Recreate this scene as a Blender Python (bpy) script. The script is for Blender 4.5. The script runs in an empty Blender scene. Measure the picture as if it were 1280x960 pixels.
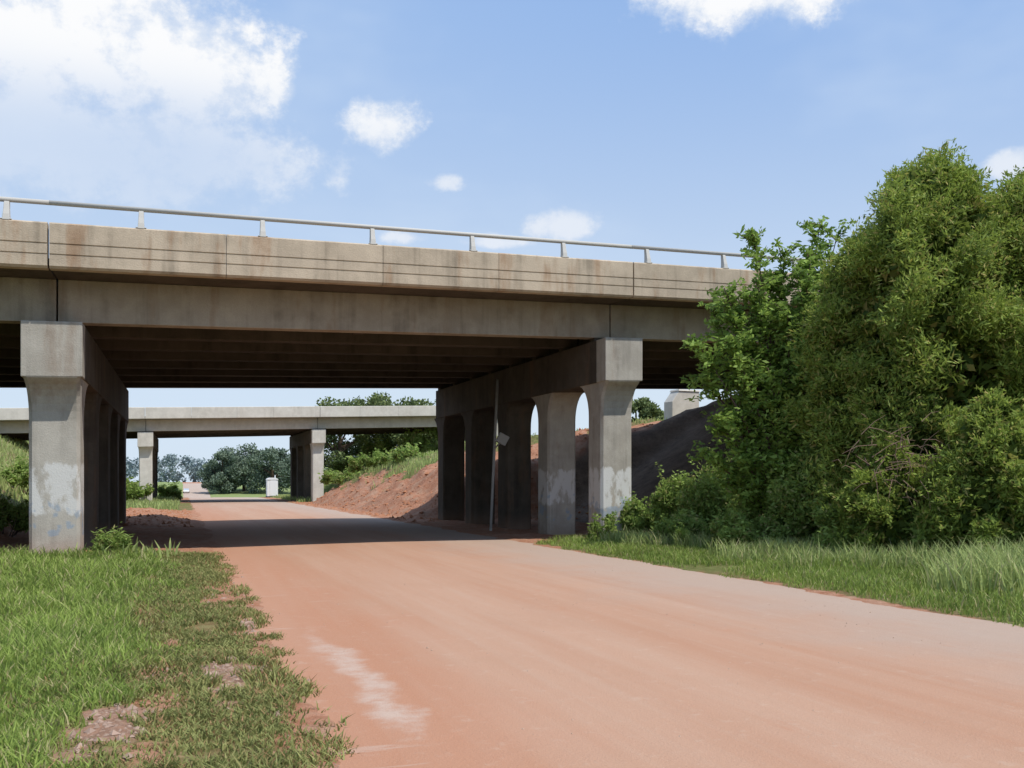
import bpy, math, random
import numpy as np
random.seed(7); rng=np.random.default_rng(11)
sc=bpy.context.scene; COL=sc.collection
F=1244.0; HZ=605.0; H=1.6
def at(x,y,Y): return np.array([(x-640)*Y/F, Y, H+(HZ-y)*Y/F])
# ---------------- helpers
def fast_mesh(name,V,Fc,attrs=None,smooth=False):
    V=np.asarray(V,dtype=np.float32); Fc=np.asarray(Fc,dtype=np.int32)
    me=bpy.data.meshes.new(name); k=Fc.shape[1]
    me.vertices.add(len(V)); me.vertices.foreach_set('co',V.ravel())
    me.loops.add(Fc.size); me.loops.foreach_set('vertex_index',Fc.ravel())
    me.polygons.add(len(Fc)); me.polygons.foreach_set('loop_start',np.arange(len(Fc),dtype=np.int32)*k)
    me.polygons.foreach_set('use_smooth',np.full(len(Fc),smooth))
    me.update(calc_edges=True)
    for n,a in (attrs or {}).items():
        at_=me.attributes.new(n,'FLOAT','POINT'); at_.data.foreach_set('value',np.asarray(a,dtype=np.float32))
    return me
def link(name,me,mat,parent=None):
    o=bpy.data.objects.new(name,me); COL.objects.link(o)
    if mat: me.materials.append(mat)
    if parent: o.parent=parent
    return o
def tag(o,label=None,cat=None,group=None,kind=None):
    if label:o['label']=label
    if cat:o['category']=cat
    if group:o['group']=group
    if kind:o['kind']=kind
    return o
def root(name,loc,label,cat,group=None):
    o=bpy.data.objects.new(name,None); COL.objects.link(o); o.location=loc; o.empty_display_size=.2
    return tag(o,label,cat,group)
class MB:
    def __init__(s): s.v=[]; s.f=[]
    def add(s,vs,fs):
        b=len(s.v); s.v+= [tuple(map(float,p)) for p in vs]; s.f+=[tuple(i+b for i in f) for f in fs]
    def box(s,c,d,rz=0):
        x,y,z=c; a,b,h=d[0]/2,d[1]/2,d[2]/2; co,si=math.cos(rz),math.sin(rz)
        vs=[(x+co*i*a-si*j*b,y+si*i*a+co*j*b,z+k*h) for k in(-1,1) for i,j in((-1,-1),(1,-1),(1,1),(-1,1))]
        s.add(vs,[(3,2,1,0),(4,5,6,7),(0,1,5,4),(1,2,6,5),(2,3,7,6),(3,0,4,7)])
    def loft(s,r0,r1):
        n=len(r0); s.add(list(r0)+list(r1),[tuple(range(n-1,-1,-1)),tuple(range(n,2*n))]+[(i,(i+1)%n,n+(i+1)%n,n+i) for i in range(n)])
    def tube(s,pts,rad,n=7):
        pts=[np.array(p,float) for p in pts]; vs=[];fs=[]
        for i,p in enumerate(pts):
            d=pts[min(i+1,len(pts)-1)]-pts[max(i-1,0)]; d/=np.linalg.norm(d)+1e-9
            u=np.cross(d,(0.3,.9,.2)); u/=np.linalg.norm(u)+1e-9; w=np.cross(d,u)
            r=rad[i] if hasattr(rad,'__len__') else rad
            for k in range(n):
                a=2*math.pi*k/n; vs.append(p+r*(math.cos(a)*u+math.sin(a)*w))
        for i in range(len(pts)-1):
            for k in range(n): fs.append((i*n+k,i*n+(k+1)%n,(i+1)*n+(k+1)%n,(i+1)*n+k))
        fs.append(tuple(range(n-1,-1,-1))); fs.append(tuple((len(pts)-1)*n+k for k in range(n)))
        s.add(vs,fs)
    def build(s,name,mat,parent=None,origin=None,bevel=0,smooth=False):
        o0=np.array(origin if origin is not None else (parent.location if parent else (0,0,0)),float)
        me=bpy.data.meshes.new(name); me.from_pydata([tuple(np.array(p)-o0) for p in s.v],[],s.f)
        import bmesh
        bm=bmesh.new(); bm.from_mesh(me); bmesh.ops.recalc_face_normals(bm,faces=bm.faces); bm.to_mesh(me); bm.free()
        if smooth: me.polygons.foreach_set('use_smooth',[True]*len(me.polygons))
        o=link(name,me,mat,parent)
        if parent is None and origin is not None: o.location=tuple(o0)
        if bevel:
            m=o.modifiers.new('b','BEVEL'); m.width=bevel; m.segments=2; m.limit_method='ANGLE'; m.angle_limit=math.radians(50)
        return o
_T=rng.random((256,256))
def vn(x,y,s=1.0,o=0):
    x=np.asarray(x)*s+o*17.3+1000; y=np.asarray(y)*s+o*31.7+1000
    xi=np.floor(x).astype(int);yi=np.floor(y).astype(int);fx=x-xi;fy=y-yi
    fx=fx*fx*(3-2*fx);fy=fy*fy*(3-2*fy)
    g=lambda a,b:_T[a%256,b%256]
    return (g(xi,yi)*(1-fx)+g(xi+1,yi)*fx)*(1-fy)+(g(xi,yi+1)*(1-fx)+g(xi+1,yi+1)*fx)*fy
def fbm(x,y,s=1.0,o=0,n=4):
    r=0;a=.5
    for i in range(n): r=r+a*vn(x,y,s*2**i,o+i); a*=.5
    return r/(1-.5**n)
def ss(a,b,x):
    t=np.clip((np.asarray(x,float)-a)/(b-a),0,1); return t*t*(3-2*t)
# ---------------- nodes helper
class NT:
    def __init__(s,tree): s.t=tree; tree.nodes.clear()
    def n(s,ty,**k):
        nd=s.t.nodes.new(ty)
        for a,v in k.items(): setattr(nd,a,v)
        return nd
    def l(s,a,b): s.t.links.new(a,b)
    def math(s,op,a,b=None,c=None,clamp=False):
        nd=s.t.nodes.new('ShaderNodeMath'); nd.operation=op; nd.use_clamp=clamp
        for i,v in enumerate((a,b,c)):
            if v is None: continue
            if isinstance(v,(int,float)): nd.inputs[i].default_value=v
            else: s.l(v,nd.inputs[i])
        return nd.outputs[0]
    def mix(s,f,a,b,bt='MIX'):
        nd=s.t.nodes.new('ShaderNodeMix'); nd.data_type='RGBA'; nd.blend_type=bt
        for idx,v in ((0,f),(6,a),(7,b)):
            if isinstance(v,(int,float)): nd.inputs[idx].default_value=v
            elif isinstance(v,tuple): nd.inputs[idx].default_value=(*v,1) if len(v)==3 else v
            else: s.l(v,nd.inputs[idx])
        return nd.outputs[2]
    def ramp(s,f,a,b):
        nd=s.t.nodes.new('ShaderNodeMapRange'); nd.interpolation_type='SMOOTHSTEP'
        s.l(f,nd.inputs[0]); nd.inputs[1].default_value=a; nd.inputs[2].default_value=b
        return nd.outputs[0]
    def noise(s,vec,scale,detail=4,rough=.55,sc3=None):
        if sc3:
            m=s.t.nodes.new('ShaderNodeVectorMath'); m.operation='MULTIPLY'; s.l(vec,m.inputs[0]); m.inputs[1].default_value=sc3; vec=m.outputs[0]
        nd=s.t.nodes.new('ShaderNodeTexNoise'); s.l(vec,nd.inputs['Vector']); nd.inputs['Scale'].default_value=scale
        nd.inputs['Detail'].default_value=detail; nd.inputs['Roughness'].default_value=rough
        return nd.outputs[0]
    def attr(s,name):
        nd=s.t.nodes.new('ShaderNodeAttribute'); nd.attribute_name=name; return nd.outputs['Fac']
def mat(name,rough=.85,spec=.2):
    m=bpy.data.materials.new(name); m.use_nodes=True; t=NT(m.node_tree)
    out=t.n('ShaderNodeOutputMaterial'); p=t.n('ShaderNodeBsdfPrincipled')
    p.inputs['Roughness'].default_value=rough; p.inputs['Specular IOR Level'].default_value=spec
    t.l(p.outputs[0],out.inputs[0]); t.p=p; t.out=out
    t.pos=t.n('ShaderNodeNewGeometry').outputs['Position']
    return m,t
def bump(t,h,strength=.4,dist=.02):
    b=t.n('ShaderNodeBump'); b.inputs['Strength'].default_value=strength; b.inputs['Distance'].default_value=dist
    t.l(h,b.inputs['Height']); t.l(b.outputs[0],t.p.inputs['Normal'])
def plain(name,c,rough=.6,spec=.3,metal=0,var=.15):
    m,t=mat(name,rough,spec); n=t.noise(t.pos,3.0,4)
    f=t.math('MULTIPLY',n,var*2); col=t.mix(f,c,tuple(x*.55 for x in c))
    t.l(col,t.p.inputs['Base Color']); t.p.inputs['Metallic'].default_value=metal
    return m
def concrete(name,base,dark,stain=.5,paint=False,rust=(.20,.115,.065),rs=.8):
    m,t=mat(name,.9,.15)
    big=t.noise(t.pos,.45,4,.6); med=t.noise(t.pos,2.2,5,.65); fine=t.noise(t.pos,35,3,.6)
    st=t.noise(t.pos,1.0,4,.65,(1.7,1.7,.14)); st2=t.noise(t.pos,1.0,3,.6,(6,6,.3))
    c=t.mix(t.ramp(big,.3,.7),base,dark)
    c=t.mix(t.math('MULTIPLY',t.ramp(st,.48,.70),stain),c,tuple(x*.42 for x in dark))
    c=t.mix(t.math('MULTIPLY',t.math('MULTIPLY',t.ramp(st2,.52,.70),t.ramp(big,.42,.6)),stain*.8),c,tuple(x*.45 for x in dark))
    rr=t.noise(t.pos,1.5,4,.65,(1.1,1.1,.22))
    c=t.mix(t.math('MULTIPLY',t.ramp(rr,.52,.68),stain*rs),c,rust)
    c=t.mix(t.math('MULTIPLY',t.ramp(med,.35,.75),.35),c,tuple(min(1,x*1.35) for x in base))
    c=t.mix(t.math('MULTIPLY',t.ramp(fine,.3,.8),.22),c,tuple(x*.5 for x in base))
    sp=t.n('ShaderNodeSeparateXYZ'); t.l(t.pos,sp.inputs[0]); z=sp.outputs[2]
    if paint:
        pn=t.noise(t.pos,2.3,6,.7,(1.3,1.3,.55))
        zz=t.math('MULTIPLY',t.ramp(z,.5,1.1),t.math('SUBTRACT',1.0,t.ramp(z,1.9,2.5)))
        f=t.ramp(t.math('MULTIPLY',zz,t.math('ADD',pn,.12)),.5,.62)
        c=t.mix(t.math('MULTIPLY',f,.85),c,(.60,.60,.58))
        pb=t.noise(t.pos,3.1,3,.5); zb=t.math('MULTIPLY',t.ramp(z,.2,.5),t.math('SUBTRACT',1.0,t.ramp(z,1.2,1.6)))
        c=t.mix(t.math('MULTIPLY',t.ramp(t.math('MULTIPLY',zb,pb),.54,.62),.5),c,(.2,.3,.42))
    if paint is not None:
        low=t.math('SUBTRACT',1.0,t.ramp(t.math('ADD',z,t.math('MULTIPLY',med,.6)),.25,.9))
        c=t.mix(t.math('MULTIPLY',low,.45),c,(.30,.19,.13))
    t.l(c,t.p.inputs['Base Color'])
    bump(t,t.math('ADD',fine,t.math('MULTIPLY',med,.8)),.35,.02)
    return m
def leafmat(name,dark,light,brown=None,transl=.3,tl=None):
    m,t=mat(name,.6,.2); a=t.attr('tint')
    c=t.mix(a,dark,light)
    if brown: c=t.mix(t.ramp(t.attr('tint2'),.8,.95),c,brown)
    t.l(c,t.p.inputs['Base Color'])
    tr=t.n('ShaderNodeBsdfTranslucent'); t.l(t.mix(.5,c,tl or light),tr.inputs[0])
    mx=t.n('ShaderNodeMixShader'); mx.inputs[0].default_value=transl
    t.l(t.p.outputs[0],mx.inputs[1]); t.l(tr.outputs[0],mx.inputs[2]); t.l(mx.outputs[0],t.out.inputs[0])
    return m
# ---------------- road-aligned frame
P0=np.array([5.16,0.]); D=np.array([-.3159,.9488]); N=np.array([.9488,.3159])
def W(l,a): return P0[0]+l*N[0]+a*D[0], P0[1]+l*N[1]+a*D[1]
def LA(x,y): return (x-P0[0])*N[0]+(y-P0[1])*N[1],(x-P0[0])*D[0]+(y-P0[1])*D[1]
def B(l,a): return a-25.8-.148*(l+7.5)
def zbase(a): return np.interp(a,[-500,125,210,300,400,520,900,3000],[0,0,-5,-4.2,1.7,2.6,2.5,-4])
def gz(l,a,bumps=True):
    l=np.asarray(l,float);a=np.asarray(a,float);b=B(l,a)
    fb=ss(-15,-3,b)*(1-ss(92,112,b))
    m=ss(15.8,18.5,b); toe=12*(1-m)+5.0*m; m2=ss(55,62,b); toe=toe*(1-m2)+8*m2
    x=np.maximum(l-toe,0); lin=np.minimum(.6*x,6.2); sof=np.minimum(np.minimum(.56*x,1.6+.24*x),4.5+.02*x)
    r=(lin*(1-m)+sof*m)
    bump_=((fbm(l,a,.35,3)-.5)*1.2+(fbm(l+a*.4,a*.5,1.1,33,3)-.5)*.7)*m*ss(0,2,x)*(1-m2*.6)
    xl=np.maximum(-l-9.6,0); left=np.minimum(.6*xl,6.2)
    z=(r+bump_+left)*fb+zbase(a)
    if bumps:
        e=ss(3.55,4.3,np.abs(l)+(fbm(l,a,.9,5)-.5)*.55); away=ss(4.3,6,np.abs(l))
        z=z-.06*(1-e)+e*((fbm(l,a,.8,1)-.4)*(.05+.12*away)+.005)+ (fbm(l,a,5,2)-.5)*(.03+.03*away)*e*(b<100)
        dl=np.exp(-(((l+6.6)/1.6)**2+((b-19)/3.5)**2)); z=z+dl*(.15+.35*fbm(l,a,1.2,7))
        dl=np.exp(-(((l+7.2)/2.0)**2+((b-31)/5)**2)); z=z+dl*(.1+.35*fbm(l,a,1.0,8))
    return z
def gxy(x,y): l,a=LA(x,y); return float(gz(l,a))
def dirt(l,a):
    b=B(l,a); n=fbm(l,a,.6,9); n2=fbm(l,a,2.2,10); n5=fbm(l,a,1.1,14)
    d=np.zeros_like(n)
    d=np.maximum(d,1-ss(3.9,4.3,np.abs(l)+(n2-.5)*.9*(l<0)+(n2-.5)*.5*(l>0)))
    und=ss(-1.5,0,b+(n-.5)*3)*(1-ss(34,44,b+(n-.5)*6))*ss(-10.5,-8,l+(n-.5)*2)*(1-ss(4,6,l)*(b<17))
    und=und*np.where(l>0,(b<19)*1.0,1); d=np.maximum(d,und)
    d=np.maximum(d,((b>-.5)&(b<18)&(l>-12)&(l<13))*1.0)
    mo=ss(16.5,18,b)*(1-ss(58,66,b))*(l>3)*(1-ss(7.4,9.6,l+(n-.5)*6-8*(1-ss(27,34,b))*1.0)); d=np.maximum(d,mo)
    d=np.maximum(d,ss(60,66,b)*(1-ss(92,100,b))*(1-ss(4.6,6.2,np.abs(l)+(n-.5)*2)))
    ff=(b<0)
    tr=np.exp(-((l+5.25+.2*np.sin(a*.45))/.34)**2)*ff*ss(.46,.72,n5+.03); d=np.maximum(d,tr*.75)
    tr=np.exp(-((l+4.2)/.25)**2)*ff*ss(.40,.62,n2+.08); d=np.maximum(d,tr*.8)
    tr=np.exp(-((l+4.3)/.45)**2-((a-16)/3)**2)*ff*ss(.42,.55,n2+.06); d=np.maximum(d,tr)
    return np.clip(d,0,1)
def patch(l,a):
    n=(fbm(l,a,1.5,12,5)-.5)*2.2+(fbm(l,a,5,15,3)-.5)*1.3
    g=0
    for (pl,pa,rl,ra) in ((-4.5,9.9,.25,1.0),(-5.35,8.5,.34,.75),(-4.15,13.5,.10,.7)):
        g=np.maximum(g,1-ss(.4,1.3,np.sqrt(((l-pl)/rl)**2+((a-pa)/ra)**2)+n))
    return g
# ---------------- ground
lat=np.unique(np.concatenate([np.linspace(-1600,-120,22),np.linspace(-120,-30,30),np.linspace(-30,-8,60),np.linspace(-8,-3,110),np.linspace(-3,3,8),np.linspace(3,12,80),np.linspace(12,32,60),np.linspace(32,120,30),np.linspace(120,1600,22)]))
al=np.unique(np.concatenate([np.linspace(-300,-20,16),np.linspace(-20,5,30),np.linspace(5,24,280),np.linspace(24,60,140),np.linspace(60,130,120),np.linspace(130,420,60),np.linspace(420,2800,40)]))
LL,AA=np.meshgrid(lat,al); zz=gz(LL,AA); xx,yy=W(LL,AA)
nv=LL.shape; idx=np.arange(LL.size).reshape(nv)
Fq=np.stack([idx[:-1,:-1],idx[:-1,1:],idx[1:,1:],idx[1:,:-1]],-1).reshape(-1,4)
bb=B(LL,AA)
riprap=((bb>-1.6)&(bb<17.3)&(LL>11)&(LL<40))*1.0
weedy=ss(-6.3,-5.2,LL)*(LL<0)*(bb<0)
me=fast_mesh('ground',np.stack([xx,yy,zz],-1).reshape(-1,3),Fq,{'dirt':dirt(LL,AA).ravel(),'patch':patch(LL,AA).ravel(),'paved':riprap.ravel(),'far':ss(110,300,AA).ravel(),'weedy':weedy.ravel()},True)
m,t=mat('ground',.95,.05)
n1=t.noise(t.pos,.5,4); n2=t.noise(t.pos,6,5,.65); n3=t.noise(t.pos,40,4,.7); nb=t.noise(t.pos,1.5,4,.6)
g=t.mix(t.ramp(n2,.3,.7),(.11,.12,.04),(.19,.20,.075)); g=t.mix(t.ramp(n1,.42,.65),g,(.22,.15,.08))
g=t.mix(t.math('MULTIPLY',t.attr('weedy'),.75),g,t.mix(t.ramp(n2,.35,.65),(.20,.13,.06),(.26,.21,.10)))
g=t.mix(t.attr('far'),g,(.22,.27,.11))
dd=t.mix(t.ramp(n2,.3,.72),(.34,.155,.09),(.46,.24,.155)); dd=t.mix(t.math('MULTIPLY',t.ramp(nb,.45,.65),.55),dd,(.43,.29,.205)); dd=t.mix(t.math('MULTIPLY',t.ramp(n3,.5,.75),.5),dd,(.22,.10,.06))
f=t.ramp(t.math('ADD',t.attr('dirt'),t.math('MULTIPLY',t.math('SUBTRACT',n2,.5),.9)),.36,.66)
c=t.mix(f,g,dd)
vo=t.n('ShaderNodeTexVoronoi'); t.l(t.pos,vo.inputs['Vector']); vo.inputs['Scale'].default_value=26
pc=t.mix(t.ramp(vo.outputs['Distance'],.1,.6),(.42,.31,.24),(.24,.145,.10)); pc=t.mix(t.ramp(n2,.35,.6),pc,(.36,.21,.14))
c=t.mix(t.ramp(t.math('ADD',t.attr('patch'),t.math('MULTIPLY',t.math('SUBTRACT',n2,.5),1.1)),.25,.7),c,pc)
sl=t.noise(t.pos,1.3,6,.7)
rp=t.mix(t.ramp(sl,.35,.65),(.32,.235,.175),(.19,.135,.10)); rp=t.mix(t.math('MULTIPLY',t.ramp(n3,.45,.7),.5),rp,(.40,.31,.24)); rp=t.mix(t.math('MULTIPLY',t.ramp(n2,.5,.65),.4),rp,(.13,.095,.075))
c=t.mix(t.attr('paved'),c,rp)
t.l(c,t.p.inputs['Base Color']); bump(t,t.math('ADD',n3,n2),.7,.06)
tag(link('ground',me,m),kind='structure')
# ---------------- road
rl=np.linspace(-4.45,4.45,40); ra=np.unique(np.concatenate([np.linspace(-60,4,20),np.linspace(4,60,160),np.linspace(60,420,200)]))
LL,AA=np.meshgrid(rl,ra); xx,yy=W(LL,AA); zz=zbase(AA)+.03*(1-(LL/4.4)**2)-.015+(fbm(LL,AA,.5,4)-.5)*.02
nv=LL.shape; idx=np.arange(LL.size).reshape(nv); Fq=np.stack([idx[:-1,:-1],idx[:-1,1:],idx[1:,1:],idx[1:,:-1]],-1).reshape(-1,4)
me=fast_mesh('road',np.stack([xx,yy,zz],-1).reshape(-1,3),Fq,{'rl':LL.ravel(),'ra':AA.ravel()},True)
m,t=mat('clay_covered_road',.9,.12)
cx=t.n('ShaderNodeCombineXYZ'); t.l(t.attr('rl'),cx.inputs[0]); t.l(t.attr('ra'),cx.inputs[1]); v=cx.outputs[0]
s1=t.noise(v,1.0,5,.6,(.9,.05,1)); s2=t.noise(v,1.0,4,.65,(4.0,.14,1)); n1=t.noise(v,.55,5,.6); n2=t.noise(v,5,5,.7); n3=t.noise(v,60,3,.75)
c=t.mix(t.ramp(s1,.3,.7),(.40,.215,.135),(.445,.275,.19))
c=t.mix(t.math('MULTIPLY',t.ramp(s2,.4,.7),.22),c,(.45,.33,.25))
c=t.mix(t.math('MULTIPLY',t.ramp(n1,.45,.7),.35),c,(.40,.235,.155))
gr=t.ramp(t.math('ADD',t.attr('rl'),t.math('MULTIPLY',t.math('SUBTRACT',n1,.5),3.5)),.3,3.4)
c=t.mix(t.math('MULTIPLY',gr,.75),c,(.39,.31,.255))
oe=t.ramp(t.math('MULTIPLY',t.math('ADD',t.attr('rl'),t.math('MULTIPLY',t.math('SUBTRACT',n1,.5),1.6)),-1.0),2.0,3.4)
c=t.mix(t.math('MULTIPLY',oe,.5),c,(.41,.185,.105))
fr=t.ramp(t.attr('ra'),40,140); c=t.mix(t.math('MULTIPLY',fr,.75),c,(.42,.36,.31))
a1=t.math('MULTIPLY',t.ramp(t.attr('ra'),6.6,8.6),t.math('SUBTRACT',1.0,t.ramp(t.attr('ra'),10.5,16)))
l1=t.math('SUBTRACT',1.0,t.ramp(t.math('ABSOLUTE',t.math('ADD',t.attr('rl'),t.math('ADD',2.95,t.math('MULTIPLY',n1,1.1)))),.0,.40))
n4=t.noise(v,3.0,6,.8)
w=t.ramp(t.math('MULTIPLY',t.math('MULTIPLY',a1,l1),t.math('ADD',t.math('MULTIPLY',n2,1.0),t.math('MULTIPLY',n4,1.1))),.55,1.25)
c=t.mix(t.math('MULTIPLY',w,.62),c,(.50,.42,.36))
w2=t.math('MULTIPLY',t.ramp(t.noise(v,1.0,5,.7,(.6,4.0,1)),.60,.68),t.math('SUBTRACT',1.0,t.ramp(t.attr('rl'),-3.5,-2.6)))
c=t.mix(t.math('MULTIPLY',w2,.3),c,(.50,.42,.36))
c=t.mix(t.math('MULTIPLY',t.ramp(n3,.52,.72),.35),c,(.28,.175,.125)); c=t.mix(t.math('MULTIPLY',t.math('SUBTRACT',1.0,t.ramp(n3,.25,.44)),.4),c,(.56,.43,.34))
c=t.mix(t.math('MULTIPLY',t.ramp(n2,.56,.72),.28),c,(.50,.385,.30))
sm=t.ramp(t.noise(v,1.0,6,.7,(1.4,.5,1)),.60,.72); c=t.mix(t.math('MULTIPLY',sm,.3),c,(.42,.19,.11))
t.l(c,t.p.inputs['Base Color']); bump(t,t.math('ADD',n3,t.math('MULTIPLY',n2,1.5)),.5,.02)
tag(link('road',me,m),kind='structure')
# ---------------- bridges
U=np.array([.901,.434]); GR=.039
Vl=np.array([-.305,.952]); Vr=np.array([-.35,.937])
conc_l=concrete('parapet_concrete',(.52,.435,.33),(.39,.325,.245),.6,None,(.30,.165,.085),1.0)
conc=concrete('girder_concrete',(.42,.37,.30),(.32,.275,.22),.5,None,(.22,.13,.075))
conc_p=concrete('column_concrete',(.43,.405,.355),(.33,.305,.26),.45,False)
conc_w=concrete('painted_column_concrete',(.43,.405,.355),(.33,.305,.26),.45,True)
conc_2=concrete('pale_concrete',(.60,.57,.51),(.52,.49,.43),.12,None)
shade_c=concrete('shaded_concrete',(.115,.10,.08),(.075,.062,.05),.45,False)  # same concrete with the shade under the deck put into its colour
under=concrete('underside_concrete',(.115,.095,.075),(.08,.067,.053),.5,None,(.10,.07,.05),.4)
alum=plain('weathered_rail_metal',(.52,.51,.48),.7,.2,0)
def make_bridge(ox,oy,zo,width,ngird,ncol,label,rail):
    def M(s,t,z):
        k=min(max(s/14.3,0),1); V=Vl*(1-k)+Vr*k
        p=np.array([ox,oy])+s*U+t*V
        return (p[0],p[1],z+zo+GR*s)
    r=root('highway_bridge',(ox,oy,0),label,'bridge')
    def ext(prof,s0,s1,name,mt,bev=0,parts=None,parent=None):
        mb=parts or MB(); mb.loft([M(s0,t,z) for t,z in prof],[M(s1,t,z) for t,z in prof])
        if parts is None: return mb.build(name,mt,parent or r,origin=(ox,oy,0),bevel=bev)
    te=width+1.4; cl=conc_l if rail else conc_2
    ts=[.18+g*(width-.36)/(ngird-1) for g in range(ngird)]
    for (s0,s1) in ((-15,-.02),(.02,14.28),(14.32,31)):
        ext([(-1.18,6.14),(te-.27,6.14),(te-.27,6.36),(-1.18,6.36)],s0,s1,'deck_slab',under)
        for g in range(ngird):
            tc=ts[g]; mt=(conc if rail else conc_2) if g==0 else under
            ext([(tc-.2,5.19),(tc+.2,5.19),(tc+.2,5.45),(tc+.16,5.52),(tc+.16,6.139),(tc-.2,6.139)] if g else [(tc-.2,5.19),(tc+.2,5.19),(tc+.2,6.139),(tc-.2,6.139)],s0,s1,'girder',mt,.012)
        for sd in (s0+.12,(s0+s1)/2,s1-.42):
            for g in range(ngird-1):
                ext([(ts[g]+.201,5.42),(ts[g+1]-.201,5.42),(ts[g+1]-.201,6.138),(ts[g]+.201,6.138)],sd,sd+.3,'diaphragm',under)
    js=[-15,-10.8,-7.2,-3.6,0,3.6,7.25,10.3,14.3,17.9,21.5,25.1,28.7,33]
    o=-1.45; pr=[(o+.05,6.10),(o,6.15),(o,6.375),(o+.022,6.38),(o+.022,6.40),(o,6.405),(o,6.60),(o+.022,6.605),(o+.022,6.625),(o,6.63),(o,7.03),(o+.03,7.06),(o+.24,7.06),(o+.268,7.03),(o+.268,6.10)]
    if not rail: pr=[(o+.05,6.10),(o,6.15),(o,7.03),(o+.03,7.06),(o+.24,7.06),(o+.268,7.03),(o+.268,6.10)]
    prb=[(width-t,z) for t,z in pr]
    for a,b in zip(js[:-1],js[1:]):
        g=.02 if a in(0,14.3) else .006; g2=.02 if b in(0,14.3) else .006
        ext(pr,a+g,b-g2,'parapet_panel',cl); ext(prb,a+g,b-g2,'parapet_panel',cl)
    for ip,s in enumerate((0,14.3)):
        u=.6
        for (t0,t1,nm,mm) in ((-.9,-.30,'cap_end',conc_p if rail else conc_2),(-.297,width,'pier_cap',shade_c)):  # cap split in two: lit end, inner length in the painted shade colour
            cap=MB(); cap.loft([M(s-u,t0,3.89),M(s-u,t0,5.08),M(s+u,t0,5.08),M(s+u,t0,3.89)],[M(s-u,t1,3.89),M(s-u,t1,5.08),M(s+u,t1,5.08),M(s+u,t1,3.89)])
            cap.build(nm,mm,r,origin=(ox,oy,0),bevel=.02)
        cols=[i*(width-.45)/(ncol-1) for i in range(ncol)]
        for i,tc in enumerate(cols):
            mb=MB(); w=.51; d=.45; ring=[]
            prof=[(-1.5-GR*s,0),(2.99,0)]
            for q in range(9):
                th=q/8*math.pi/2; prof.append((3.0+.9*math.sin(th),.62*(1-math.cos(th))))
            for z,fl in prof:
                ff=min(fl,.44) if i==0 else fl
                fb_=fl if i<ncol-1 else min(fl,.44)
                zz=min(z,3.9); wu=w+.06*(fl/.62); c=.07
                ring.append([M(s+a_,tc+b_,zz) for a_,b_ in ((-wu,-d-ff+c),(-wu+c,-d-ff),(wu-c,-d-ff),(wu,-d-ff+c),(wu,d+fb_-c),(wu-c,d+fb_),(-wu+c,d+fb_),(-wu,d+fb_-c))])
            vs=[p for R in ring for p in R]; fs=[tuple(range(7,-1,-1)),tuple((len(ring)-1)*8+k for k in range(8))]
            for a_ in range(len(ring)-1):
                for k in range(8): fs.append((a_*8+k,a_*8+(k+1)%8,(a_+1)*8+(k+1)%8,(a_+1)*8+k))
            mm=(conc_w if i<(1 if ip==0 else 2) else shade_c) if rail else (conc_2 if i==0 else shade_c)  # inner columns get the concrete with shade in its colour
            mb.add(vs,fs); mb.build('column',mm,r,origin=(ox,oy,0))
        for g in range(ngird):
            for sd in (-.35,.35):
                bp=MB(); bp.loft([M(s+sd-.15,ts[g]-.16,5.081),M(s+sd-.15,ts[g]+.16,5.081),M(s+sd+.15,ts[g]+.16,5.081),M(s+sd+.15,ts[g]-.16,5.081)],[M(s+sd-.15,ts[g]-.16,5.189),M(s+sd-.15,ts[g]+.16,5.189),M(s+sd+.15,ts[g]+.16,5.189),M(s+sd+.15,ts[g]-.16,5.189)])
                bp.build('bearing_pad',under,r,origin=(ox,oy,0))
    for sa,sb in ((-16,-15.02),(31.02,32)):
        ext([(-1.1,3),(te-.35,3),(te-.35,6.09),(-1.1,6.09)],sa,sb,'abutment',conc_p,.02)
    if rail:
        s=-13.79
        while s<33:
            mb=MB(); ring=[]
            for z,off,hw,hd in ((7.05,-.02,.07,.10),(7.18,-.01,.062,.085),(7.3,.015,.055,.07),(7.42,.04,.052,.06),(7.5,.05,.048,.04)):
                ring.append([M(s+a_*hw,-1.33+off+b_*hd,z) for a_,b_ in((-1,-1),(1,-1),(1,1),(-1,1))])
            vs=[p for R in ring for p in R]; fs=[(3,2,1,0),(16,17,18,19)]
            for a_ in range(4):
                for k in range(4): fs.append((a_*4+k,a_*4+(k+1)%4,a_*4+4+(k+1)%4,a_*4+4+k))
            mb.add(vs,fs); mb.loft([M(s-.11,-1.445,7.061),M(s+.11,-1.445,7.061),M(s+.11,-1.2,7.061),M(s-.11,-1.2,7.061)],[M(s-.11,-1.445,7.085),M(s+.11,-1.445,7.085),M(s+.11,-1.2,7.085),M(s-.11,-1.2,7.085)])
            mb.build('rail_post',alum,r,origin=(ox,oy,0),bevel=.012); s+=2.6
        mb=MB(); el=[(-1.29+.06*math.cos(k*math.pi/6),7.5+.052*math.sin(k*math.pi/6)) for k in range(12)]
        for a,b in ((-15,0),(0,14.3),(14.3,33)): ext(el,a,b,None,None,parts=mb)
        mb.build('handrail',alum,r,origin=(ox,oy,0),smooth=True)
    return M
M1=make_bridge(-10.1,22.1,0,15.9,8,5,'weathered concrete highway overpass in the foreground, with a metal rail on its parapet','rail')
M2=make_bridge(-30.1,81.8,.75,13.5,7,4,'second, more distant concrete overpass crossing the road beyond the first one',None)
pm=plain('pale_metal',(.45,.45,.43),.6,.3)
p=at(613,665,34.0); pt=at(622,474,34.6); gzp=gxy(p[0],p[1])
r=root('conduit_pole',(p[0],p[1],gzp),'thin pale pole leaning slightly beside the right hand row of columns, small box on it','pole')
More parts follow.
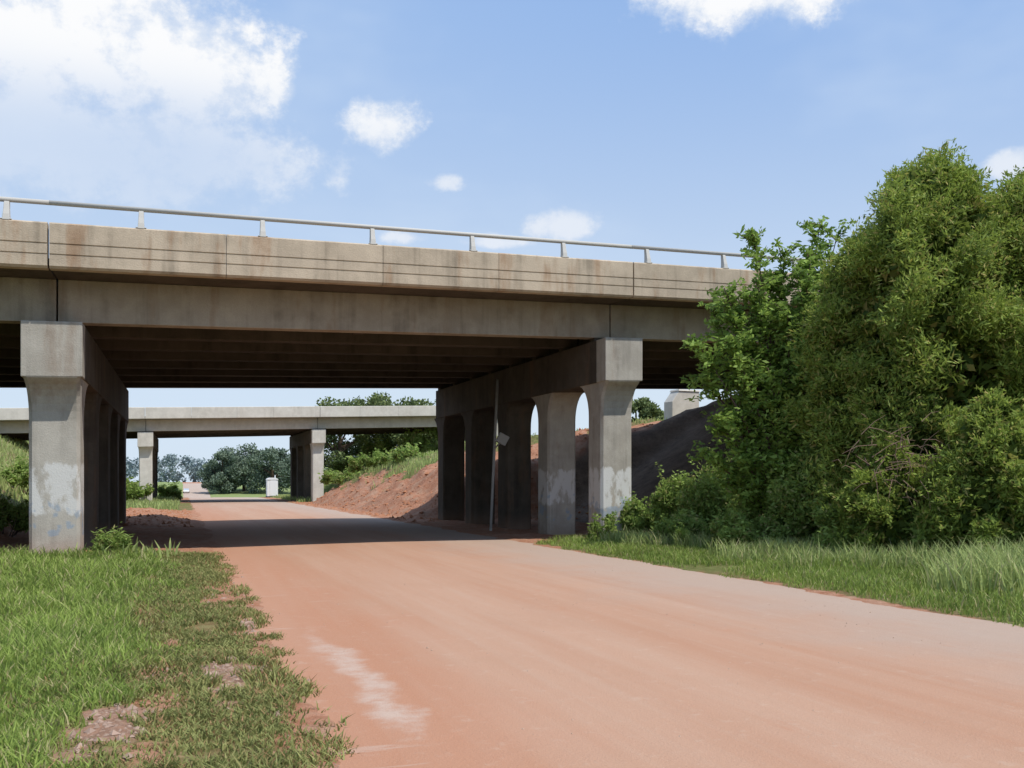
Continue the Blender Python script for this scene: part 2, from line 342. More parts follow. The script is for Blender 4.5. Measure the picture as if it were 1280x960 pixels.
mb=MB(); mb.tube([(p[0],p[1],gzp-.2),tuple(pt)],.05,8); mb.build('pole',pm,r,smooth=True)
q=at(628,549,34.1); mb=MB(); mb.box((0,0,0),(.36,.2,.34))
o=mb.build('junction_box',pm,r,origin=(0,0,0),bevel=.015); o.location=(q[0]-p[0],q[1]-p[1],q[2]-gzp); o.rotation_euler=(0,math.radians(28),0.2)
mb=MB(); mb.tube([tuple(at(619,560,34.3)),tuple(at(626,552,34.15))],.025,6); mb.build('bracket',pm,r)
X,Y=at(852,0,55)[0],55.; z0=gxy(X,Y)
r=root('concrete_block',(X,Y,z0),'pale sunlit concrete barrier end above the shaded slope at the right','barrier')
mb=MB(); ang=.45; co_,si_=math.cos(ang),math.sin(ang); q=lambda a,b,c:(X+co_*a-si_*b,Y+si_*a+co_*b,z0+c)
h=6.7-z0; mb.loft([q(-.9,-.4,-.3),q(.9,-.4,-.3),q(.9,-.4,h),q(-.45,-.4,h),q(-.9,-.4,h-.6)],[q(-.9,.4,-.3),q(.9,.4,-.3),q(.9,.4,h),q(-.45,.4,h),q(-.9,.4,h-.6)]); mb.build('barrier_wall',conc_2,r,bevel=.03)
mb=MB(); mb.loft([q(-.5,-.45,h+.002),q(.95,-.45,h+.002),q(.95,.45,h+.002),q(-.5,.45,h+.002)],[q(-.45,-.4,h+.09),q(.9,-.4,h+.09),q(.9,.4,h+.09),q(-.45,.4,h+.09)]); mb.build('coping',conc_2,r)
# ---------------- foliage
def foliage(C,r,tt,nper,L,Wd,flat=.8,out=.7,up=.3,jit=.7,pw=.4):
    C=np.asarray(C,float); r=np.asarray(r,float); tt=np.asarray(tt,float)
    k=np.repeat(np.arange(len(C)),nper); n=len(k)
    d=rng.normal(size=(n,3)); d/=np.linalg.norm(d,axis=1)[:,None]
    pos=C[k]+d*(r[k]*rng.random(n)**pw)[:,None]*np.array([1,1,flat])
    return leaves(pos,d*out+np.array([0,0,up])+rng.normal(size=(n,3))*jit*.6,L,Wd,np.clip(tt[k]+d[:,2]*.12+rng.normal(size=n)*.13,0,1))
def leaves(pos,ax,L,Wd,tint):
    n=len(pos); ax=ax/(np.linalg.norm(ax,axis=1)[:,None]+1e-9)
    sd=np.cross(ax,rng.normal(size=(n,3))); sd/=np.linalg.norm(sd,axis=1)[:,None]+1e-9
    Ls=(L*(.6+.8*rng.random(n)))[:,None]; Ws=(Wd*(.7+.6*rng.random(n)))[:,None]
    Q=np.stack([pos-ax*Ls*.5,pos+sd*Ws*.5-ax*Ls*.05,pos+ax*Ls*.5,pos-sd*Ws*.5-ax*Ls*.05],1)
    return Q,np.repeat(tint,4),np.repeat(rng.random(n),4)
def fol_obj(name,sets,mt,parent):
    Q=np.concatenate([s[0] for s in sets]); T=np.concatenate([s[1] for s in sets]); T2=np.concatenate([s[2] for s in sets])
    V=Q.reshape(-1,3)-np.array(parent.location)
    return link(name,fast_mesh(name,V,np.arange(len(V)).reshape(-1,4),{'tint':T,'tint2':T2}),mt,parent)
bark=plain('bark',(.14,.10,.075),.95,.1,var=.4); twig=plain('dead_twigs',(.22,.15,.11),.95,.1)
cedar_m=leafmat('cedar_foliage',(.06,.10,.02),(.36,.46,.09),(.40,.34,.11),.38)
leaf_m=leafmat('leafy_foliage',(.08,.15,.025),(.35,.50,.11),None,.4)
shrub_m=leafmat('shrub_foliage',(.08,.125,.03),(.35,.48,.12),(.34,.32,.13),.38)
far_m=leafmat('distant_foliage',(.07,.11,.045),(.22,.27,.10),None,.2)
mid_m=leafmat('field_tree_foliage',(.10,.145,.11),(.19,.24,.16),None,.1)  # distance haze is tinted into the leaf colours here and below
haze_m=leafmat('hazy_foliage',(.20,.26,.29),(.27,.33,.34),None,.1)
def cedar(px,Y,pytop,wpx,label,nt=110,nper=600,L=.15,power=3.2,base=.0,Wd=.036):
    p=at(px,0,Y); z0=gxy(p[0],Y); top=at(px,pytop,Y)[2]; hh=top-z0; R=wpx*Y/F/2
    r=root('cedar_tree',(p[0],Y,z0),label,'tree',)
    C=[];rr=[];tt=[]; prf=lambda h:(.82+.18*min(1,h*4))*max(0,1-h**power)**.55
    for i in range(nt):
        surf=random.random()<.82
        h=random.random()**.85 if surf else random.random()*.85; a=random.random()*2*math.pi
        lob=1+.08*math.sin(a*3+h*7+px)+.06*math.sin(a*5-h*13)+.07*random.gauss(0,1); sz=R*(.13+.15*random.random())
        q=max(0,R*prf(h)*lob-sz*.7)*((.88+.12*random.random()) if surf else .6*random.random())
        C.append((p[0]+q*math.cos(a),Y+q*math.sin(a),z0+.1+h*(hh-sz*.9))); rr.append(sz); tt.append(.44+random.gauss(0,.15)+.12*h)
    s=[foliage(C,rr,tt,nper,L,Wd,1.1,.25,.35,1.3,.6)]
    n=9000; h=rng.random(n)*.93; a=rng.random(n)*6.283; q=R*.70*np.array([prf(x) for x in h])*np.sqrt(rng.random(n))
    s.append(leaves(np.stack([p[0]+q*np.cos(a),Y+q*np.sin(a),z0+.1+h*hh],1),rng.normal(size=(n,3)),.28,.14,np.clip(rng.normal(size=n)*.08+.08,0,1)))  # dark core leaves, added to block light through the crown
    C2=[];d2=[];t2=[]
    for i in range(nt):
        for j in range(12):
            v=np.array([random.gauss(0,1),random.gauss(0,1),random.gauss(.35,.8)]); v/=np.linalg.norm(v); o=np.array(C[i]); tb=.64+random.gauss(0,.13)
            o=o+v*rr[i]*.7; ln=.25+.35*random.random(); dr=v+np.array([0,0,.25]); dr/=np.linalg.norm(dr)
            for k in range(16):
                f=k/16; C2.append(o+dr*ln*f+np.array([0,0,-.4*ln*f*f])+np.array([random.gauss(0,.045*(1.3-f)) for _ in range(3)])); d2.append(dr+np.array([random.gauss(0,.7) for _ in range(3)])); t2.append(tb)
    s.append(leaves(np.array(C2),np.array(d2),L*.75,Wd,np.clip(np.array(t2)+rng.normal(size=len(C2))*.1,0,1)))
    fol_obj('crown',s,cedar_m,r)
    mb=MB(); mb.tube([(p[0],Y,z0-.2),(p[0]+.1,Y,z0+hh*.4),(p[0],Y+.05,z0+hh*.85)],[.16,.11,.03])
    for k in range(14):
        a=random.random()*6.28; h=hh*(.1+.55*random.random()); q=R*.5
        mb.tube([(p[0],Y,z0+h),(p[0]+q*.5*math.cos(a),Y+q*.5*math.sin(a),z0+h+.3),(p[0]+q*math.cos(a),Y+q*math.sin(a),z0+h+.8)],[.045,.03,.012],5)
    mb.build('trunk',bark,r,smooth=True)
    return r
cedar(1165,21.5,190,290,'tallest dense dome shaped cedar at the right roadside',220,620)
cedar(1292,21.6,214,280,'dense cedar cut by the right edge of the picture',150,560)
cedar(1072,22.3,300,180,'smaller narrow cedar on the left flank of the tallest cedar',110,500,power=2.2)
cedar(1240,18.6,500,180,'low spreading cedar with drooping tips in front of the tall cedars',75,500,.14,1.8)
cedar(1110,19.8,560,120,'low cedar in front of the tallest cedar, left of the other low one',45,460,.14,1.8)
def leafy(base,targets,label,Y):
    bx,by=base; z0=gxy(bx,by); r=root('leafy_tree',(bx,by,z0),label,'tree'); mb=MB(); P=[];A=[];Tt=[]
    for (x,y,dy) in targets:
        tp=at(x,y,Y+dy); b0=np.array([bx,by,z0]); mid=b0*.45+tp*.55; mid[0]+=(bx-tp[0])*.28; mid[2]-=.1
        pts=[b0*(1-q)**2+2*mid*q*(1-q)+tp*q*q for q in np.linspace(0,1,12)]
        mb.tube(pts,list(np.linspace(.06,.01,12)),6)
        for i in range(54):
            q=.3+.7*random.random()**.8; k=q*11; a=int(min(k,10)); pp=pts[a]+(pts[a+1]-pts[a])*(k-a)
            dr=pts[a+1]-pts[a]; dr/=np.linalg.norm(dr)
            v=dr*.6+np.array([random.gauss(0,.7),random.gauss(0,.7),random.gauss(.1,.4)]); v/=np.linalg.norm(v)
            ln=(.35+.65*random.random())*(1.25-.6*q); e=pp+v*ln+np.array([0,0,-.12*ln])
            mb.tube([pp,e],[.012,.004],4); tb=random.gauss(.5,.2)
            nl=24
            for j in range(nl):
                w=.15+.9*j/nl; c=pp+v*ln*w+np.array([random.gauss(0,.06),random.gauss(0,.06),random.gauss(-.02,.05)-.12*ln*w*w])
                P.append(c); A.append(v*.5+np.array([random.gauss(0,.7),random.gauss(0,.7),random.gauss(-.15,.35)])); Tt.append(tb+random.gauss(0,.12))
    fol_obj('crown',[leaves(np.array(P),np.array(A),.155,.07,np.clip(np.array(Tt),0,1))],leaf_m,r)
    mb.build('trunk',bark,r,smooth=True)
leafy((6.7,24.0),[(1025,278,0),(942,292,0),(975,310,.4),(1045,300,.3),(1010,315,-.2),(905,360,-.3),(955,335,.2),(1035,340,.2),(868,425,-.4),(888,385,.4),(915,385,0),(935,400,0),(985,390,-.4),(1010,430,-.6),(880,470,0),(925,465,.4),(960,460,-.6),(1000,510,-.7),(895,525,-.3),(950,530,.3),(885,570,0),(1030,380,0),(945,355,-.2),(1010,350,-.5),(975,350,.3),(915,430,-.5),(925,570,-.5),(980,580,-.8)],'bright broad leaved tree with open sprays reaching across the end of the overpass',24.0)
def shrub(name,px,py,Y,wm,hm,label,mt=None,nt=16,nper=260,L=.12,Wd=.06,group=None,cat='shrub'):
    p=at(px,py,Y); z0=gxy(p[0],Y); r=root(name,(p[0],Y,z0),label,cat,group); C=[];rr=[];tt=[]; mb=MB()
    for i in range(nt):
        a=random.random()*6.28; q=wm/2*math.sqrt(random.random())*.85; h=hm*(.12+.75*random.random()*(1-.6*(2*q/wm)**2)); s=min(wm,hm)*(.14+.1*random.random())
        c=(p[0]+q*math.cos(a),Y+q*math.sin(a),z0+h); C.append(c); rr.append(s); tt.append(.5+random.gauss(0,.15)+.15*h/hm)
        if i<9: mb.tube([(p[0]+.1*math.cos(a),Y+.1*math.sin(a),z0-.1),c],[.02*max(1,hm/2),.008*max(1,hm/2)],5)
    P=[];A=[];T=[]
    for i in range(nt*2):
        o=np.array(C[i%nt]); v=np.array([random.gauss(0,.5),random.gauss(0,.5),1.0]); v/=np.linalg.norm(v); ln=rr[i%nt]*(1.3+1.1*random.random())
        for k in range(14): P.append(o+v*ln*(.3+.7*k/14)+np.array([random.gauss(0,L*.4) for _ in range(3)])); A.append(np.array([random.gauss(0,1),random.gauss(0,1),.3])); T.append(.65+random.gauss(0,.15))
    fol_obj('foliage',[foliage(C,rr,tt,nper,L,Wd,.9,.5,.3,.9,.6),leaves(np.array(P),np.array(A),L,Wd,np.clip(np.array(T),0,1))],mt or shrub_m,r); mb.build('stems',bark,r)
    return r
shr=[(812,640,27.6,1.5,1.3,'knee high leafy shrub just right of the front right column'),
(850,620,27.2,1.8,2.0,'rounded shrub below the embankment, second from the front right column'),
(905,600,26,2.2,2.5,'leafy shrub under the left sprays of the broad leaved tree'),
(960,600,24.5,2.2,2.6,'dense shrub directly below the broad leaved tree'),
(1010,620,23,2.0,2.4,'shrub filling the gap between the broad leaved tree and the cedars'),
(1070,650,20.6,1.9,1.5,'low shrub at the foot of the narrow cedar'),
(1165,640,19.4,1.8,1.2,'low shrub between the two low cedars'),
(860,650,24.6,1.8,.9,'low leafy shrub at the edge of the grass, below the rounded shrub'),(940,660,22.8,2.0,1.0,'low leafy shrub at the edge of the grass in front of the broad leaved tree')]
for i,(px,py,Y,w,h,lb) in enumerate(shr): shrub('shrub',px,py,Y,w,h,lb,None,26,330,.12,.055)
shrub('weed_plant',755,650,26.9,.9,.75,'weedy plant growing at the foot of the front right column',None,10,120,.12,.05,cat='weed')
shrub('weed_plant',140,680,21.6,.8,.6,'tall weeds at the foot of the left front column',None,10,110,.14,.03,cat='weed')
shrub('shrub',8,640,29,2.2,1.3,'dark shrub in the shade behind the left front column',None,22,220,.13,.06)
shrub('shrub',30,600,44,3.0,1.4,'shrub on the green slope seen left of the left front column',None,20,180,.18,.08)
for i,(px,Y,w,h,lb) in enumerate(((430,82,4,1.4,'small shrub at the left end of the grassy bank before the distant overpass'),(470,78,4.5,1.5,'shrub on the grassy bank above the clay slope, left one'),(510,74,4.5,1.5,'shrub on the grassy bank above the clay slope, right one'),(490,97,6,3.0,'bushy growth in the shade under the distant overpass'),(535,95,6,3.4,'bushy growth at the right under the distant overpass'),(445,100,5,2.4,'bush behind the right pier of the distant overpass'),(212,100,3,1.6,'weedy bush beside the left pier of the distant overpass'),(170,80,3,1.8,'weedy bush in front of the left pier of the distant overpass'))):
    shrub('shrub',px,600,Y,w,h,lb,None,22,160,.3,.14)
p=at(1135,560,18.9); r=root('dead_branch',(p[0],18.9,.3),'tangle of bare brown twigs hanging between the two low cedars','branch'); mb=MB()
for i in range(70):
    b=p+np.array([random.gauss(0,.5),random.gauss(0,.12),random.gauss(-.25,.35)]); v=np.array([random.gauss(.1,.3),random.gauss(-.1,.2),random.gauss(-.1,.25)])
    mb.tube([b,b+v*.5+np.array([random.gauss(0,.05),0,.06]),b+v],[.009,.006,.003],4)
mb.build('twigs',twig,r)
def tree(px,Y,pyt,wm,label,mt,n=26,nper=260,L=.5,group=None):
    p=at(px,0,Y); z0=gxy(p[0],Y); top=at(px,pyt,Y)[2]; hh=top-z0; r=root('broadleaf_tree',(p[0],Y,z0),label,'tree',group)
    C=[];rr=[];tt=[]
    for i in range(n):
        a=random.random()*6.28; el=random.random(); h=.12+.8*el; q=wm/2*.85*math.sqrt(max(0,1-((h-.45)/.58)**2))*math.sqrt(random.random()); s=wm*(.09+.07*random.random())
        C.append((p[0]+q*math.cos(a),Y+q*math.sin(a),z0+h*(hh-s*.4))); rr.append(s); tt.append(.4+random.gauss(0,.15)+.25*(h-.5))
    fol_obj('crown',[foliage(C,rr,tt,nper,L,L*.6,.8,.5,.2,.9,.5)],mt,r)
    mb=MB(); mb.tube([(p[0],Y,z0-.3),(p[0],Y,z0+hh*.45),(p[0],Y,z0+hh*.75)],[wm*.03,wm*.022,wm*.008])
    for i in range(6): mb.tube([(p[0],Y,z0+hh*(.2+.05*i)),C[i]],[wm*.014,wm*.005],5)
    mb.build('trunk',bark,r)
for a in ((425,128,494,12,'tree rising left above the distant overpass'),(470,134,483,14,'tallest tree rising above the middle of the distant overpass'),(520,130,485,13,'tree above the distant overpass next to the far right column'),(795,112,491,7,'tree top glimpsed right of the front right column'),(575,140,488,12,'tree hidden behind the right hand columns, beyond the distant overpass')):
    tree(a[0],a[1],a[2],a[3],a[4],far_m,44,240,.45)
for a in ((278,330,562,15,'leftmost of the dark round trees in the far field'),(305,345,553,21,'middle and tallest of the dark round trees in the far field'),(340,335,557,22,'rightmost of the dark round trees in the far field')):
    tree(a[0],a[1],a[2],a[3],a[4],mid_m,50,200,.8)
Cc=[];Rr=[];Tt=[]
for x in np.arange(-520,420,7.):
    Y=620+60*math.sin(x*.02)+random.uniform(-20,20); hh=15+6*random.random()+4*math.sin(x*.05)
    for k in range(4): Cc.append((x+random.uniform(-5,5),Y+random.uniform(-6,6),2+hh*random.uniform(.1,.75))); Rr.append(random.uniform(4,6.5)); Tt.append(random.random())
s=foliage(Cc,Rr,Tt,110,1.9,1.4,.9,.5,.2,1,.5)
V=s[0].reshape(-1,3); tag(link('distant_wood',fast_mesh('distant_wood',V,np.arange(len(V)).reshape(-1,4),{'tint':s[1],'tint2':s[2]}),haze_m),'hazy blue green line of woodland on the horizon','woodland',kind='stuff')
# ---------------- grass
def blades(name,l,a,h,w,tint,mt,label,bend=.35):
    x,y=W(l,a); z=gz(l,a); n=len(x); th=rng.random(n)*6.28; sd=np.stack([np.cos(th),np.sin(th),np.zeros(n)],1)
    bd=rng.random(n)*6.28; bv=np.stack([np.cos(bd),np.sin(bd),np.zeros(n)],1)*(bend*h*(.3+rng.random(n)))[:,None]
    b=np.stack([x,y,z-.01],1); up=np.array([0,0,1.]); hw=(w/2)[:,None]
    m_=b+up*(h*.55)[:,None]+bv*.35; tpp=b+up*(h*(.95-.15*rng.random(n)))[:,None]+bv
    V=np.stack([b-sd*hw,b+sd*hw,m_-sd*hw*.8,m_+sd*hw*.8,tpp-sd*hw*.12,tpp+sd*hw*.12],1).reshape(-1,3)
    i=np.arange(n)*6; Fc=np.concatenate([np.stack([i,i+1,i+3,i+2],1),np.stack([i+2,i+3,i+5,i+4],1)])
    me=fast_mesh(name,V,Fc,{'tint':np.repeat(tint,6),'tint2':np.repeat(rng.random(n),6)})
    return tag(link(name,me,mt),label,'grass',kind='stuff')
grass_m=leafmat('grass_blades',(.10,.16,.03),(.34,.44,.10),(.46,.40,.21),.35)
reed_m=leafmat('reedy_grass_blades',(.16,.22,.06),(.42,.50,.18),(.50,.45,.25),.35)
weed_m=leafmat('verge_weeds',(.12,.14,.04),(.33,.34,.12),(.36,.22,.11),.25)
n=190000; a=6.0*np.exp(rng.random(n)*math.log(28/6.0)); l=-3.95-rng.random(n)*np.minimum(9.5,1.5+.62*a)
k=(dirt(l,a)<.4+.3*rng.random(n))&(patch(l,a)<.25+.6*rng.random(n)**2)&(l<-4.9+(fbm(l,a,1.2,20)-.5)*2.8-.5*rng.random(n)); l_,a_=l[k],a[k]
cl_=fbm(l_,a_,2.6,40,3); hgt=(.05+.34*fbm(l_,a_,.55,21)**1.5*(.45+1.1*cl_))*(.4+1.1*rng.random(len(l_))**1.3)*(.75+.5*ss(-7,-9,l_)+.25*ss(14,22,a_))*ss(-4.3,-5.8,l_)*.9+.03
blades('verge_grass',l_,a_,hgt,.007+.0007*a_,np.clip(-.1+.75*fbm(l_,a_,.7,22)+.6*cl_+rng.normal(size=len(l_))*.15,0,1),grass_m,'lush green grass on the left verge',.6)
n=150000; a=6.0*np.exp(rng.random(n)*math.log(28/6.0)); l=-3.85-rng.random(n)*2.1
k=(dirt(l,a)<.3+.7*rng.random(n)**1.5)&(patch(l,a)<.25+.6*rng.random(n)**2); l_,a_=l[k],a[k]; k=fbm(l_,a_,1.8,31)+.3*rng.random(len(l_))>.50; l_,a_=l_[k],a_[k]
hgt=(.02+.11*fbm(l_,a_,1.1,23)**1.5)*(.5+1.0*rng.random(len(l_)))*(1+.6*(rng.random(len(l_))>.97))
blades('verge_weeds',l_,a_,hgt,.009+.0006*a_,np.clip(.0+.9*fbm(l_,a_,1.4,24)+rng.normal(size=len(l_))*.18,0,1),weed_m,'short brownish weeds between the grass and the clay road edge',.9)
n=120000; a=2+26*rng.random(n)**.9; l=3.9+rng.random(n)**.9*(7.5)
k=(dirt(l,a)<.35+.3*rng.random(n))&(fbm(l,a,.5,26)+.1*rng.random(n)<.74); l_,a_=l[k],a[k]
hgt=(.07+.26*fbm(l_,a_,.6,27)**1.3+.2*ss(6.2,8.5,l_)*rng.random(len(l_)))*(.5+.9*rng.random(len(l_)))*(.4+.6*ss(4,5,l_))
blades('roadside_grass',l_,a_,hgt,np.full(len(l_),.018),np.clip(.1+.9*fbm(l_,a_,.8,28)+rng.normal(size=len(l_))*.15,0,1),grass_m,'green grass strip between the right road edge and the cedars',.5)
n=38000; a=6+20*rng.random(n); l=5.4+rng.random(n)*5; k=fbm(l,a,.8,41)+.35*ss(5.4,7.6,l)+.12*(1-ss(12,17,a))>.62; l_,a_=l[k],a[k]
hgt=(.3+.6*fbm(l_,a_,.9,42))*(.5+.8*rng.random(len(l_)))*(.65+.55*(1-ss(12,19,a_)))
blades('reedy_grass',l_,a_,hgt,np.full(len(l_),.022),np.clip(.2+.9*fbm(l_,a_,.8,43)+rng.normal(size=len(l_))*.15,0,1),reed_m,'taller pale reedy grass along the foot of the cedars and shrubs',.45)
n=110000; a=24+100*rng.random(n); l=np.where(rng.random(n)<.45,-5-rng.random(n)*26,4+rng.random(n)*24)
b=B(l,a); k=(dirt(l,a)<.4)&~((b>-2)&(b<17.5)&(l>0))&~((l>0)&(b<17))&~((b>0)&(b<16.5)&(l<0)&(fbm(l,a,.4,2)<.55)); l_,a_=l[k],a[k]
hgt=(.15+.5*fbm(l_,a_,.35,29))*(.5+.7*rng.random(len(l_)))*np.where(l_>13,.5,1)
blades('bank_grass',l_,a_,hgt,np.full(len(l_),.06),np.clip(.35+.9*fbm(l_,a_,.25,30)+rng.normal(size=len(l_))*.12,0,1),reed_m,'tall grass covering the banks between the two overpasses')
def rocks(name,l,a,s,mt,label,cat):
    x,y=W(l,a); z=gz(l,a); n=len(x)
    base=np.array([(1,0,0),(0,1,0),(-1,0,0),(0,-1,0),(0,0,1),(0,0,-1)],float)
    V=base[None]*(s[:,None,None])*(.5+rng.random((n,6,1)))*np.array([1,1,.65])
    th=rng.random(n)*6.28; c,si=np.cos(th),np.sin(th); X=V[:,:,0]*c[:,None]-V[:,:,1]*si[:,None]; Y=V[:,:,0]*si[:,None]+V[:,:,1]*c[:,None]
    V=np.stack([X+x[:,None],Y+y[:,None],V[:,:,2]+z[:,None]],-1).reshape(-1,3)
    f=np.array([(0,1,4),(1,2,4),(2,3,4),(3,0,4),(1,0,5),(2,1,5),(3,2,5),(0,3,5)]); Fc=(np.arange(n)[:,None,None]*6+f[None]).reshape(-1,3)
    return tag(link(name,fast_mesh(name,V,Fc),mt),label,cat,kind='stuff')
clod=plain('clay_clods',(.46,.215,.12),.95,.05,var=.5); grav=plain('pale_gravel',(.45,.32,.25),.95,.1,var=.6); peb=plain('clay_pebbles',(.50,.36,.27),.95,.1,var=.3)
n=7000; a=42+50*rng.random(n); l=4.2+rng.random(n)*14; k=dirt(l,a)>.5; rocks('clay_clods',l[k],a[k],.02+.13*rng.random(k.sum())**4,clod,'loose red clay clods on the cut slope beyond the first overpass','clods')
n=2000; a=40+26*rng.random(n); l=-4.4-rng.random(n)*5; k=dirt(l,a)>.4; rocks('spoil_clods',l[k],a[k],.02+.09*rng.random(k.sum())**3,clod,'red clay clods on the low spoil heaps left of the road','clods')
n=20000; a=6+17*rng.random(n); l=-3.85-rng.random(n)*2.1; k=(patch(l,a)>.25+.6*rng.random(n))|((dirt(l,a)>.5)&(rng.random(n)<.10)); rocks('roadside_gravel',l[k],a[k],.004+.036*rng.random(k.sum())**4.5,grav,'pale gravel in the bare patches of the left verge','gravel')
n=700; a=6+22*rng.random(n)**1.3; l=-3.9+7.8*rng.random(n)
x,y=W(l,a); zr=.03*(1-(l/4.4)**2)-.014
s_=.003+.008*rng.random(n)**4; base=np.array([(1,0,0),(0,1,0),(-1,0,0),(0,-1,0),(0,0,1),(0,0,-1)],float)
V=base[None]*s_[:,None,None]*(.5+rng.random((n,6,1)))+np.stack([x,y,zr],-1)[:,None,:]
f=np.array([(0,1,4),(1,2,4),(2,3,4),(3,0,4),(1,0,5),(2,1,5),(3,2,5),(0,3,5)])
tag(link('road_pebbles',fast_mesh('road_pebbles',V.reshape(-1,3),(np.arange(n)[:,None,None]*6+f[None]).reshape(-1,3)),peb),'small loose pebbles scattered on the clay covered road','pebbles',kind='stuff')
# ---------------- portable toilet and car
wh=plain('white_plastic',(.85,.86,.86),.5,.4,var=.04); bl=plain('grey_blue_plastic',(.35,.42,.5),.5,.4); dk=plain('dark_rubber',(.03,.03,.03),.7,.3)
X,Y=at(340,0,119)[0],119.; z0=gxy(X,Y); rz=.35
r=root('portable_toilet',(X,Y,z0),'white portable toilet standing at the right edge of the far road','portable toilet')
def sub(name,c,d,mt,parent,bev=.02):
    mb=MB(); co,si=math.cos(rz),math.sin(rz); mb.box((X+co*c[0]-si*c[1],Y+si*c[0]+co*c[1],z0+c[2]),d,rz); return mb.build(name,mt,parent,origin=(X,Y,z0),bevel=bev)
sub('cabin',(0,0,1.1),(1.25,1.25,1.96),wh,r); sub('base',(0,0,.06),(1.35,1.35,.12),dk,r); sub('door',(0.05,-.64,1.08),(.75,.04,1.8),wh,r)
mb=MB(); co,si=math.cos(rz),math.sin(rz); R_=lambda a,b,c:(X+co*a-si*b,Y+si*a+co*b,z0+c)
pr=[(-.68,2.09),(-.6,2.22),(-.3,2.34),(.3,2.34),(.6,2.22),(.68,2.09)]
mb.loft([R_(a,-.68,c) for a,c in pr],[R_(a,.68,c) for a,c in pr]); mb.build('roof',wh,r); mb=MB(); mb.tube([R_(.4,.4,2.2),R_(.4,.4,2.65)],.06); mb.build('vent_pipe',wh,r)
X,Y=at(233,0,330)[0],330.; z0=gxy(X,Y); rz=.3
r=root('parked_car',(X,Y,z0),'tiny white car beside the far end of the road','car')
mb=MB(); co,si=math.cos(rz),math.sin(rz); pr=[(-2.2,.35),(-2.25,.8),(-1.3,.95),(1.2,.95),(2.2,.85),(2.25,.35)]
mb.loft([R_(-.9,a,c) for a,c in pr],[R_(.9,a,c) for a,c in pr]); mb.build('body',wh,r)
mb=MB(); pr=[(-1.3,.951),(-.7,1.5),(.7,1.5),(1.3,.951)]; mb.loft([R_(-.78,a,c) for a,c in pr],[R_(.78,a,c) for a,c in pr]); mb.build('cabin',bl,r)
for sx in(-.85,.85):
    for sy in (-1.4,1.4):
        mb=MB(); mb.tube([R_(sx-.1,sy,.33),R_(sx+.1,sy,.33)],.33,12); mb.build('wheel',dk,r)
# ---------------- camera, light, sky
cam=bpy.data.cameras.new('camera'); co=bpy.data.objects.new('camera',cam); COL.objects.link(co); sc.camera=co
co.location=(0,0,H); co.rotation_euler=(math.radians(90),0,0); cam.sensor_width=36; cam.lens=36*F/1280; cam.shift_y=(HZ-480)/1280; cam.clip_end=6000; cam.clip_start=.05
sd=np.array([.41,-.25,.86]); sd/=np.linalg.norm(sd)
L=bpy.data.lights.new('sun','SUN'); L.energy=4.5; L.angle=math.radians(.53); L.color=(1,.95,.87); lo=bpy.data.objects.new('sun',L); COL.objects.link(lo)
from mathutils import Vector
lo.rotation_euler=Vector(sd).to_track_quat('Z','Y').to_euler()
el=math.asin(sd[2]); az=math.atan2(sd[0],sd[1])
w=bpy.data.worlds.new('World'); sc.world=w; w.use_nodes=True; t=NT(w.node_tree)
out=t.n('ShaderNodeOutputWorld'); bg=t.n('ShaderNodeBackground'); t.l(bg.outputs[0],out.inputs[0]); bg.inputs[1].default_value=.1
sky=t.n('ShaderNodeTexSky',sky_type='NISHITA'); sky.sun_disc=False; sky.sun_elevation=el; sky.sun_rotation=az; sky.dust_density=.6; sky.ozone_density=1.5
tc=t.n('ShaderNodeTexCoord'); dv=tc.outputs['Generated']
sp=t.n('ShaderNodeSeparateXYZ'); t.l(dv,sp.inputs[0])
blobs=[(50,50,260,130,1),(225,85,150,75,1),(330,100,62,45,.85),(70,170,300,75,1),(475,148,85,50,.72),(560,226,48,20,.55),(705,283,62,28,.72),(505,297,55,16,.55),(620,303,80,14,.5),(930,-10,240,60,.75),(1262,205,45,24,.7)]
cur=None
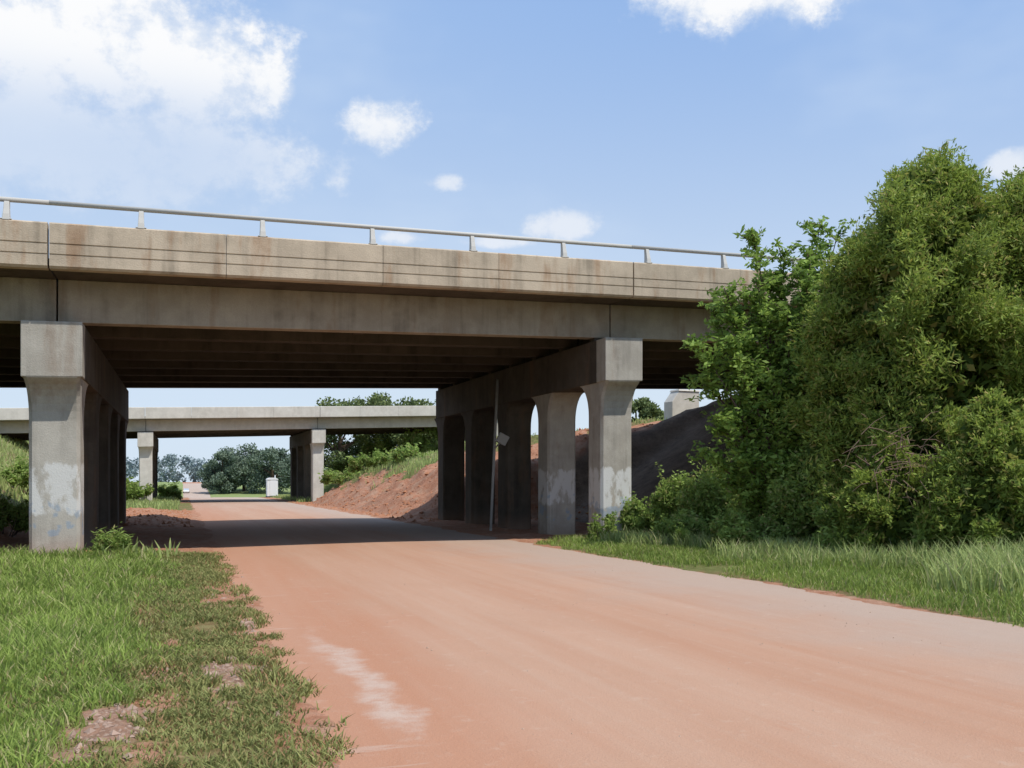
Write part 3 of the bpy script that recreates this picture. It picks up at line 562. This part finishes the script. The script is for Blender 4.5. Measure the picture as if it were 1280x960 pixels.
for (bx,by,rx,ry,wt) in blobs:
    d=np.array([(bx-640)/F,1,(HZ-by)/F]); nn=np.linalg.norm(d); d/=nn
    s1=t.n('ShaderNodeVectorMath',operation='SUBTRACT'); t.l(dv,s1.inputs[0]); s1.inputs[1].default_value=tuple(d)
    s2=t.n('ShaderNodeVectorMath',operation='MULTIPLY'); t.l(s1.outputs[0],s2.inputs[0]); k=F*nn; s2.inputs[1].default_value=(k/rx,k/max(rx,ry)*.3,k/ry)
    s3=t.n('ShaderNodeVectorMath',operation='LENGTH'); t.l(s2.outputs[0],s3.inputs[0])
    v=t.math('SUBTRACT',wt,s3.outputs['Value']); cur=v if cur is None else t.math('MAXIMUM',cur,v)
cur=t.math('MAXIMUM',cur,-1.0)
n1=t.noise(dv,8,6,.6,(1,1,1.3)); n2=t.noise(dv,24,6,.65,(1,1,1.2)); n3=t.noise(dv,3.0,4,.6,(1,1,2.2))
f=t.math('ADD',cur,t.math('ADD',t.math('MULTIPLY',t.math('SUBTRACT',n1,.5),1.3),t.math('MULTIPLY',t.math('SUBTRACT',n2,.5),1.2)))
upf=t.ramp(sp.outputs[2],.29,.37)
mask=t.ramp(f,-.06,.38)
low=t.math('MULTIPLY',t.math('SUBTRACT',1.0,t.ramp(sp.outputs[2],.30,.39)),t.ramp(sp.outputs[0],-.12,-.3))
mask=t.math('MULTIPLY',mask,t.math('SUBTRACT',1.0,t.math('MULTIPLY',low,.55)))
shade=t.ramp(t.math('ADD',f,t.math('MULTIPLY',t.math('SUBTRACT',n2,.5),2.0)),.0,.7)
shade=t.math('MULTIPLY',shade,t.math('ADD',.3,t.math('MULTIPLY',upf,.7)))
cc=t.mix(shade,(7.0,7.8,9.1),(10.0,10.0,10.0))
gd=t.mix(t.ramp(sp.outputs[2],.0,.5),(7.2,8.3,9.4),(3.0,4.9,8.6))
lf=t.ramp(sp.outputs[0],.3,-.45); gd=t.mix(t.math('MULTIPLY',lf,.3),gd,(5.6,7.2,9.4))
skc=t.mix(.9,sky.outputs[0],gd)
thin=t.math('MULTIPLY',t.ramp(n3,.42,.75),.35); skc=t.mix(thin,skc,(6.6,7.8,9.4))
t.l(t.mix(t.math('MULTIPLY',mask,.95),skc,cc),bg.inputs[0])
sc.view_settings.view_transform='Standard'; sc.view_settings.look='None'; sc.view_settings.exposure=0; sc.view_settings.gamma=1
